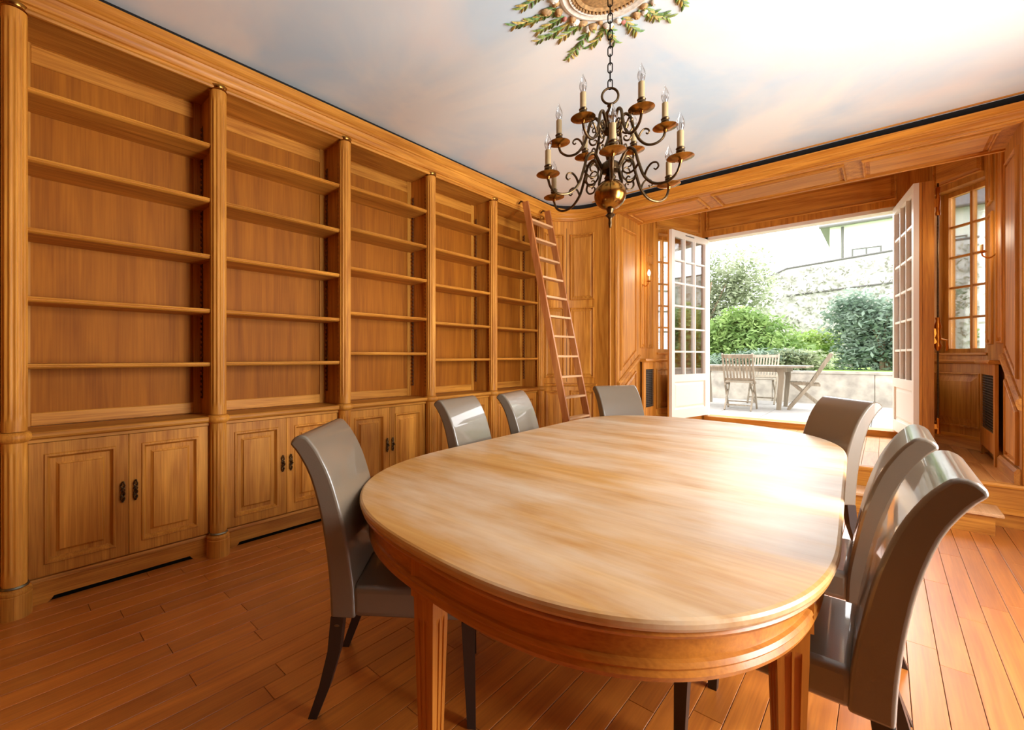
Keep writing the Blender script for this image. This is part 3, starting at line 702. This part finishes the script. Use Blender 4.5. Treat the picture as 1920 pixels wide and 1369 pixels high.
# ------------------------------------------------------------ library ladder
ld = empty('library_ladder', (0.80, 4.581, 0), 0, 'tall narrow wooden ladder leaning on the bookcase near the corner', 'ladder')
xt, zt_ = 0.18-0.80, 3.085
def lx(z): return (zt_-z)*0.2117+xt
for sy in (-1, 1):
    m = MB(); y = sy*0.235
    m.loft([[(lx(z)-0.045, y-0.0125, z), (lx(z)+0.03, y-0.0125, z), (lx(z)+0.03, y+0.0125, z), (lx(z)-0.045, y+0.0125, z)] for z in (0.0, zt_)])
    part('rail', m, ladder_m, ld)
    part('hook', MB().tube([(xt-0.02, sy*0.235, zt_-0.01), (xt-0.07, sy*0.235, zt_+0.02), (xt-0.10, sy*0.235, zt_-0.005)], 0.009, 8), bronze, ld, smooth=True)
rg = MB().box(-0.045, 0.03, -0.222, 0.222, -0.011, 0.011).mesh('rung', rung_m)
pyr = [0.40+0.2255*k for k in range(12)]
for k in range(-1, 12):
    z = 0.41+0.2235*k
    if z < 3.0: obj('rung', rg, ld, (lx(z), 0, z))

# ------------------------------------------------------------ chandelier
CX, CY = 2.1, 2.27
ch = empty('chandelier', (CX, CY, 1.968), 0, 'two-tier brass chandelier with candle bulbs hanging over the table', 'chandelier')
zz = lambda z: z-1.968
part('sphere', MB().lathe([(0.079*math.sin(PI*k/20)+1e-4, 0.079*-math.cos(PI*k/20)) for k in range(21)], 32, (0, 0, zz(2.142))), brass, ch, smooth=True)
part('finial', MB().lathe([(0.001, 0), (0.006, 0.006), (0.009, 0.025), (0.007, 0.045), (0.012, 0.055), (0.024, 0.066), (0.02, 0.072), (0.012, 0.078), (0.016, 0.088), (0.02, 0.1)], 20), bronze, ch, smooth=True)
part('stem', MB().lathe([(0.02, zz(2.215)), (0.03, zz(2.23)), (0.018, zz(2.25)), (0.048, zz(2.262)), (0.052, zz(2.285)), (0.046, zz(2.30)), (0.018, zz(2.32)), (0.026, zz(2.36)), (0.034, zz(2.39)), (0.022, zz(2.42)), (0.014, zz(2.45)), (0.036, zz(2.465)), (0.040, zz(2.49)), (0.034, zz(2.50)), (0.013, zz(2.52)), (0.02, zz(2.55)), (0.024, zz(2.57)), (0.010, zz(2.595)), (0.016, zz(2.605)), (0.010, zz(2.615))], 24), bronze, ch, smooth=True)
part('ring', MB().tube([(0.041*math.cos(2*PI*k/28)*0.8, 0.041*math.cos(2*PI*k/28)*0.6, zz(2.655)+0.041*math.sin(2*PI*k/28)) for k in range(29)], 0.0062, 8, False), bronze, ch, smooth=True)
lk = MB(); pts = []
for k in range(25):
    a = 2*PI*k/24; pts.append((0.011*math.cos(a), 0, 0.018*(1 if math.sin(a) >= 0 else -1)*(abs(math.sin(a))**0.7) + 0.008*(1 if math.sin(a) > 0 else -1)))
lk.tube(pts, 0.0032, 6, False); link_me = lk.mesh('chain_link', iron, True)
z = 2.715; k = 0
while z < 3.25:
    obj('chain_link', link_me, ch, (0, 0, zz(z)), (0, 0, (k % 2)*PI/2+0.4)); z += 0.043; k += 1
def arm_meshes(pts, R, zc, curl):
    P = crom([(r, 0, z) for r, z in pts], 7); n = len(P)
    a = MB().tube(P, [0.0085-0.0025*i/n for i in range(n)], 8)
    arm = a.mesh('arm', bronze, True)
    scrolls = []
    for cv in curl:
        q = crom([(r, 0, z) for r, z in cv], 5); k = len(q)
        scrolls.append(('scroll', MB().tube(q, [0.0056-0.0022*t/k for t in range(k)], 6).mesh('scroll', bronze, True)))
    c = (R, 0, zc)
    pan = MB().lathe([(0.007, -0.020), (0.010, -0.008), (0.026, -0.006), (0.044, 0.000), (0.058, 0.005), (0.057, 0.007), (0.044, 0.004), (0.016, 0.001), (0.012, 0.006)], 24, c).mesh('drip_pan', brass, True)
    cup = MB().lathe([(0.012, 0.004), (0.017, 0.010), (0.011, 0.018), (0.013, 0.026), (0.019, 0.032), (0.017, 0.040), (0.020, 0.046), (0.016, 0.052)], 16, c).mesh('candle_cup', bronze, True)
    slv = MB().lathe([(0.0145, 0.050), (0.0145, 0.126), (0.012, 0.128)], 16, c).mesh('candle_sleeve', sleeve_m, True)
    blb = MB().lathe([(0.009, 0.126), (0.012, 0.134), (0.0175, 0.150), (0.0185, 0.160), (0.0165, 0.174), (0.010, 0.192), (0.005, 0.204), (0.0022, 0.214), (0.0006, 0.218)], 16, c).mesh('bulb', bulb_m, True)
    fil = MB().tube([(R-0.004, 0, zc+0.128), (R-0.005, 0, zc+0.160), (R, 0, zc+0.168), (R+0.005, 0, zc+0.160), (R+0.004, 0, zc+0.128)], 0.0012, 5).mesh('filament', greymetal)
    return arm, scrolls + [('drip_pan', pan), ('candle_cup', cup), ('candle_sleeve', slv), ('bulb', blb), ('filament', fil)]
zl, zu = zz(2.215), zz(2.445)
low = arm_meshes([(0.045, zz(2.275)), (0.062, zl+0.09), (0.092, zl+0.135), (0.128, zl+0.115), (0.150, zl+0.045), (0.178, zl-0.030), (0.225, zl-0.078), (0.285, zl-0.088), (0.328, zl-0.062), (0.345, zl-0.018)], 0.345, zl, [
    [(0.150, zl+0.045), (0.128, zl+0.018), (0.098, zl+0.010), (0.072, zl+0.028), (0.070, zl+0.058), (0.092, zl+0.076), (0.112, zl+0.064), (0.110, zl+0.044), (0.096, zl+0.042)],
    [(0.178, zl-0.030), (0.192, zl+0.002), (0.214, zl+0.022), (0.238, zl+0.018), (0.246, zl-0.002), (0.234, zl-0.014), (0.224, zl-0.006)],
    [(0.128, zl+0.018), (0.136, zl-0.012), (0.120, zl-0.036), (0.096, zl-0.036), (0.086, zl-0.018), (0.096, zl-0.006), (0.106, zl-0.014)],
    [(0.048, zl+0.050), (0.062, zl-0.004), (0.064, zl-0.030), (0.050, zl-0.040), (0.044, zl-0.028)]])
upp = arm_meshes([(0.036, zz(2.478)), (0.050, zu+0.075), (0.072, zu+0.105), (0.098, zu+0.085), (0.112, zu+0.030), (0.135, zu-0.030), (0.170, zu-0.066), (0.212, zu-0.070), (0.246, zu-0.048), (0.258, zu-0.018)], 0.258, zu, [
    [(0.112, zu+0.030), (0.096, zu+0.010), (0.074, zu+0.006), (0.056, zu+0.020), (0.056, zu+0.044), (0.072, zu+0.058), (0.086, zu+0.048), (0.084, zu+0.034), (0.074, zu+0.034)],
    [(0.135, zu-0.030), (0.146, zu-0.004), (0.163, zu+0.012), (0.180, zu+0.008), (0.186, zu-0.006), (0.177, zu-0.014), (0.170, zu-0.008)],
    [(0.096, zu+0.010), (0.102, zu-0.014), (0.090, zu-0.032), (0.072, zu-0.030), (0.066, zu-0.016), (0.074, zu-0.008), (0.081, zu-0.013)]])
near = math.atan2(0-CY, 3.1128-CX)
for k in range(6):
    for (am_, subs), off in ((low, 0.03), (upp, PI/6+0.03)):
        a = obj('arm', am_, ch, (0, 0, 0), (0, 0, near+off+k*PI/3))
        for nm, m in subs: obj(nm, m, a)

# ------------------------------------------------------------ ceiling rose
cr = empty('ceiling_rose', (CX, CY, ZC), 0, 'painted plaster ceiling rose with beaded ring and green leaf sprigs', 'ceiling rose')
part('plate', MB().lathe([(0.185, 0.0), (0.19, -0.012), (0.178, -0.02), (0.16, -0.012), (0.14, -0.018), (0.09, -0.014), (0.05, -0.03), (0.03, -0.03), (0.012, -0.045), (0.004, -0.05)], 48), shellm, cr, smooth=True)
part('outer_ring', MB().lathe([(0.262, 0.0), (0.258, -0.014), (0.242, -0.02), (0.228, -0.012), (0.215, -0.012), (0.210, -0.022), (0.198, -0.012), (0.198, -0.0)], 56), rosewhite, cr, smooth=True)
bd = MB().lathe([(0.0005, -0.012), (0.006, -0.008), (0.008, 0), (0.006, 0.006), (0.0005, 0.01)], 8).mesh('bead', shellm, True)
for k in range(56): obj('bead', bd, cr, (0.193*math.cos(2*PI*k/56), 0.193*math.sin(2*PI*k/56), -0.016))
sh = MB().lathe([(0.001, 0.012), (0.020, 0.008), (0.027, 0.0), (0.020, -0.010), (0.008, -0.016), (0.001, -0.012)], 10).map(lambda v: (v[0], v[1]*0.75, v[2]))
shm = [sh.mesh('rosette', m, True) for m in (shellm, pinkm, rosewhite)]
lf = MB().loft([[(0.0, -0.001, 0), (0, 0.001, 0), (0, 0, -0.002)], [(0.018, -0.008, -0.002), (0.018, 0.008, -0.002), (0.018, 0, -0.010)], [(0.042, -0.007, -0.003), (0.042, 0.007, -0.003), (0.042, 0, -0.011)], [(0.062, -0.001, 0), (0.062, 0.001, 0), (0.062, 0, -0.003)]])
lfm = [lf.mesh('leaf', m) for m in leafm]
stm = MB().bar((0, 0, -0.003), (1, 0, -0.003), 0.005, 0.005).mesh('stalk', leafm[0])
rr = random.Random(8)
for k in range(44):
    a = 2*PI*k/44+rr.uniform(-0.06, 0.06); r = rr.uniform(0.275, 0.36)
    o = obj('rosette', rr.choice((shm[0], shm[0], shm[1], shm[2])), cr, (r*math.cos(a), r*math.sin(a), -0.010), (0, 0, rr.uniform(0, 6))); q = rr.uniform(0.7, 1.2); o.scale = (q, q, q)
# long hanging sprig towards the garden side, shorter ones all round
sprigs = [(2*PI*k/15+rr.uniform(-0.1, 0.1), rr.uniform(0.42, 0.50), rr.uniform(-1.6, 1.6)) for k in range(15)] + [(2.31, 0.60, 0.4), (2.05, 0.50, -0.6), (2.75, 0.52, 0.8), (1.45, 0.48, -0.8), (3.2, 0.56, 0.5)]
for a, Lr, cv in sprigs:
    r = 0.29; prev = None
    while r < Lr:
        an = a+cv*(r-0.29)
        for sd in (-1, 1):
            q = rr.uniform(0.7, 1.1)
            o = obj('leaf', rr.choice(lfm), cr, (r*math.cos(an), r*math.sin(an), -0.004), (0, 0, an+sd*rr.uniform(0.3, 0.9)+cv*0.4)); o.scale = (q, q, q)
        r += 0.027
# ------------------------------------------------------------ wall sconces
def sconce(loc, rz, label):
    e = empty('wall_sconce', loc, rz, label, 'wall light')
    part('back_plate', MB().lathe([(0.001, 0), (0.026, 0), (0.026, 0.006), (0.018, 0.012), (0.001, 0.014)], 16).map(lambda v: (v[0], -v[2], v[1]*2.0-0.02)), gold, e, smooth=True)
    part('arm', MB().tube(crom([(0, -0.01, -0.02), (0, -0.045, -0.055), (0, -0.085, -0.035), (0, -0.095, 0.0)], 6), 0.006, 8), gold, e, smooth=True)
    part('drip_pan', MB().lathe([(0.008, -0.006), (0.03, 0.0), (0.034, 0.008), (0.012, 0.004), (0.012, 0.02)], 16, (0, -0.095, 0)), gold, e, smooth=True)
    part('candle_sleeve', MB().lathe([(0.012, 0.018), (0.012, 0.075), (0.009, 0.076)], 12, (0, -0.095, 0)), sleeve_m, e, smooth=True)
    part('bulb', MB().lathe([(0.009, 0.075), (0.019, 0.10), (0.021, 0.115), (0.016, 0.135), (0.007, 0.155), (0.001, 0.165)], 14, (0, -0.095, 0)), frosted, e, smooth=True)
    l = bpy.data.lights.new('sconce_glow', 'POINT'); l.energy = 3; l.color = (1.0, 0.86, 0.66); l.shadow_soft_size = 0.10
    lo = bpy.data.objects.new('sconce_glow', l); COL.objects.link(lo); lo.parent = e; lo.location = (0, -0.16, 0.13)
sconce((XRJ+0.004, 6.50, 2.27), -PI/2, 'gilt candle wall sconce at the right edge, beside the tall window')
sconce((XL+0.004, 6.24, 2.31), PI/2, 'gilt candle wall sconce left of the open glazed door')

# ------------------------------------------------------------ garden
ZT = 0.40
tg = struct('ground_terrace', MB().box(-9, 9, YD+0.3, 11.2, 0.2, ZT-0.03), concrete)
pv = MB().ringpanel(0, 0.592, 0, 0.592, [(0, 0), (0.003, 0.003)], 0, 0.02).map(lambda v: (v[0], v[2], -v[1]-0.003)).mesh('paver', paverm)
for i in range(16):
    for j in range(6): obj('paver', pv, tg, (-3.6+0.6*i, YD+0.305+0.6*j, ZT))
gw = struct('wall_garden', MB().box(-9, 9, 11.2, 11.45, 0.2, 1.0), concrete)
for i in range(9): part('concrete_panel', MB().box(-6+1.5*i+0.006, -6+1.5*(i+1)-0.006, 11.185, 11.2, ZT, 0.975), concrete, gw)
part('coping', MB().box(-9, 9, 11.17, 11.48, 0.977, 1.02), concrete, gw)
struct('ground_lawn', MB().box(-30, 30, 11.45, 60, 0.5, 0.99), grassm)
def garden_chair(loc, rz, label):
    """folding slatted chair, faces local +x"""
    e = empty('garden_chair', loc, rz, label, 'garden chair', 'slatted teak chairs on the terrace')
    for sy in (-1, 1):
        part('back_leg', MB().bar((0.28, sy*0.21, 0.0), (-0.02, sy*0.21, 0.45), 0.022, 0.045).bar((-0.02, sy*0.21, 0.45), (-0.28, sy*0.21, 0.95), 0.022, 0.045), teak, e)
        part('front_leg', MB().bar((-0.24, sy*0.185, 0.0), (0.22, sy*0.185, 0.44), 0.022, 0.04), teak, e)
        part('seat_rail', MB().bar((-0.14, sy*0.195, 0.43), (0.25, sy*0.195, 0.45), 0.02, 0.035), teak, e)
    for k in range(7): part('seat_slat', MB().box(-0.12+0.055*k, -0.075+0.055*k, -0.20, 0.20, 0.462, 0.476), teak, e)
    d = Vector((-0.26, 0, 0.5)).normalized()
    def bp(t, y): return Vector((-0.045, y, 0.50)) + d*t
    for t, h in ((0.02, 0.05), (0.46, 0.06)): part('back_rail', MB().bar(bp(t, -0.2), bp(t, 0.2), h, 0.02, (0.9, 0, 0.4)), teak, e)
    for k in range(8):
        y = -0.165+0.047*k; part('back_slat', MB().bar(bp(0.03, y), bp(0.45, y), 0.026, 0.012, (0.9, 0, 0.45)), teak, e)
    part('stretcher', MB().bar((0.20, -0.2, 0.12), (0.20, 0.2, 0.12), 0.03, 0.02).bar((-0.15, -0.18, 0.085), (-0.15, 0.18, 0.085), 0.03, 0.02), teak, e)
garden_chair((1.36, 9.02, ZT), PI/2+0.05, 'slatted folding garden chair seen from behind, nearest the open door')
garden_chair((1.44, 10.62, ZT), -PI/2, 'slatted folding garden chair on the far side of the terrace table')
garden_chair((2.22, 9.72, ZT), PI+0.1, 'folding garden chair seen side-on at the right end of terrace table')
gt = empty('garden_table', (1.25, 9.75, ZT), 0, 'pale weathered wooden garden table on the terrace', 'garden table')
for k in range(9): part('top_slat', MB().box(-0.98, 0.98, -0.54+0.12*k, -0.43+0.12*k, 0.715, 0.745), teak, gt)
part('apron', MB().box(-0.70, 0.70, -0.42, -0.40, 0.64, 0.714).box(-0.70, 0.70, 0.40, 0.42, 0.64, 0.714).box(-0.70, -0.68, -0.40, 0.40, 0.64, 0.714).box(0.68, 0.70, -0.40, 0.40, 0.64, 0.714), teak, gt)
for sx in (-1, 1):
    for sy in (-1, 1):
        m = MB(); m.loft([[(sx*x+a*r, sy*0.38+b*r, z) for a, b in ((-1,-1),(1,-1),(1,1),(-1,1))] for x, z, r in ((0.60, 0, 0.03), (0.62, 0.3, 0.034), (0.64, 0.55, 0.038), (0.62, 0.714, 0.045))])
        part('leg', m, teak, gt)
def bush(name, c, rad, n, mat, label, cat, leaf=0.07, trunk=None, seed=1, group='garden shrubs and trees', flat=0.0):
    R = random.Random(seed); e = empty(name, (c[0], c[1], c[2]), 0, label, cat, group)
    blobs = [((R.uniform(-0.55, 0.55)*rad[0], R.uniform(-0.5, 0.5)*rad[1], R.uniform(0.25, 1.45)*rad[2]), R.uniform(0.38, 0.6)) for _ in range(11)]
    vs, fs = [], []
    for _ in range(n):
        (bx, by, bz), br = R.choice(blobs)
        th, u = R.uniform(0, 2*PI), R.uniform(-1, 1); q = math.sqrt(1-u*u); rr = br*(R.random()**0.6)*1.08
        p = Vector((bx+rad[0]*rr*q*math.cos(th), by+rad[1]*rr*q*math.sin(th), max(0.02, bz+rad[2]*rr*u)))
        a = Vector((R.gauss(0,1), R.gauss(0,1), R.gauss(0,0.6))).normalized()*leaf*R.uniform(0.6, 1.2)
        b = Vector((R.gauss(0,1), R.gauss(0,1), R.gauss(0,0.6))).normalized()*leaf*0.45
        o = len(vs); vs += [p-a, p+b, p+a, p-b]; fs.append((o, o+1, o+2, o+3))
    m = MB(); m.v = [tuple(v) for v in vs]; m.f = fs
    part('foliage', m, fol[mat], e)
    st = MB(); h = rad[2]*1.2
    for k in range(trunk or 5):
        x, y = R.uniform(-0.5, 0.5)*rad[0], R.uniform(-0.4, 0.4)*rad[1]
        st.tube(crom([(x*0.25, y*0.25, 0), (x*0.5+R.uniform(-.05,.05), y*0.5, h*0.5), (x, y, h)], 4), [0.03*rad[2]*(1-0.7*i/8) for i in range(9)], 6)
    part('stem', st, bark, e, smooth=True)
bush('tree', (-0.9, 14.6, 0.98), (1.8, 1.2, 2.0), 24000, 'pale', 'tall pale green tree at the left of the garden view', 'tree', 0.075, 6, 11)
bush('shrub', (0.75, 13.2, 0.98), (1.25, 0.8, 0.95), 13000, 'green', 'broad bright green shrub in the middle left of the garden', 'shrub', 0.075, 7, 12)
bush('shrub', (1.75, 14.6, 0.98), (0.75, 0.6, 0.55), 3200, 'lime', 'small yellow-green bush between the larger shrubs', 'shrub', 0.075, 5, 13)
bush('shrub', (3.15, 14.2, 0.98), (1.15, 0.8, 1.05), 12000, 'blue', 'dark bluish green shrub at the right of the garden view', 'shrub', 0.07, 9, 14)
bush('hedge', (0.55, 12.2, 0.98), (1.35, 0.45, 0.28), 5000, 'blue', 'low spreading hedge above the left part of the garden wall', 'hedge', 0.055, 6, 15)
bush('hedge', (1.85, 12.15, 0.98), (0.72, 0.45, 0.26), 3600, 'pale', 'low rounded hedge behind the side-on garden chair', 'hedge', 0.055, 6, 16)
bush('shrub', (5.6, 12.6, 0.98), (1.2, 0.9, 1.0), 5000, 'green', 'leafy shrub seen through the tall window at the right', 'shrub', 0.08, 6, 17)
bush('shrub', (-2.2, 12.5, 0.98), (1.0, 0.7, 1.2), 4500, 'green', 'leafy shrub seen through the window left of the glazed door', 'shrub', 0.08, 6, 18)
# ivy-covered gable wall and the house behind it
iv = struct('wall_boundary', MB().prism([(-0.6, 0.9), (12, 0.9), (12, 4.7), (4.2, 4.35), (0.9, 4.1), (0.35, 3.85)], 'y', 18.0, 18.3), stonew)
part('coping', MB().tube([(0.3, 18.0, 3.86), (0.9, 18.0, 4.13), (4.2, 18.0, 4.38), (12, 18.0, 4.73)], 0.035, 6), slate, iv)
part('ledge', MB().tube([(0.9, 17.98, 3.25), (3.6, 17.98, 3.42)], 0.03, 6), slate, iv)
R = random.Random(3); vs, fs = [], []
for _ in range(6500):
    x = R.uniform(-0.2, 11.5); z = R.uniform(0.95, 4.0+0.06*x)
    p = Vector((x, 17.97-R.uniform(0, 0.06), z)); a = Vector((R.gauss(0,1), R.gauss(0,0.5), R.gauss(0,1))).normalized()*0.06; b = Vector((R.gauss(0,1), R.gauss(0,0.5), R.gauss(0,1))).normalized()*0.03
    o = len(vs); vs += [p-a, p+b, p+a, p-b]; fs.append((o, o+1, o+2, o+3))
m = MB(); m.v = [tuple(v) for v in vs]; m.f = fs
part('ivy', m, fol['ivy'], iv, kind='stuff')
hs_ = empty('house', (4.5, 31, 0.9), 0, 'tall pale house with small windows far behind the garden wall', 'house')
part('wall', MB().box(-3.4, 6, 0, 6, 0, 7.2), plaster, hs_)
part('roof', MB().prism([(-0.5, 7.2), (3, 9.2), (6.5, 7.2)], 'x', -3.8, 6.4), slate, hs_)
part('gutter', MB().tube([(-3.8, -0.45, 7.15), (6.4, -0.45, 7.15)], 0.08, 8), slate, hs_)
part('downpipe', MB().tube([(-2.9, -0.06, 0), (-2.9, -0.06, 7.1)], 0.05, 8), slate, hs_)
for x, z in ((-2.55, 4.7), (0.2, 4.7), (-2.55, 1.8), (0.2, 1.8), (3, 4.7)):
    w_ = part('window', holed(1.1, 1.2, 0.06, [(0.06, 0.52, 0.06, 1.14), (0.58, 1.04, 0.06, 1.14)]), slate, hs_, loc=(x, -0.05, z))
    part('pane', MB().box(0.06, 1.04, 0.03, 0.04, 0.06, 1.14), plain('house_pane', (196, 204, 208), 0.2), w_)
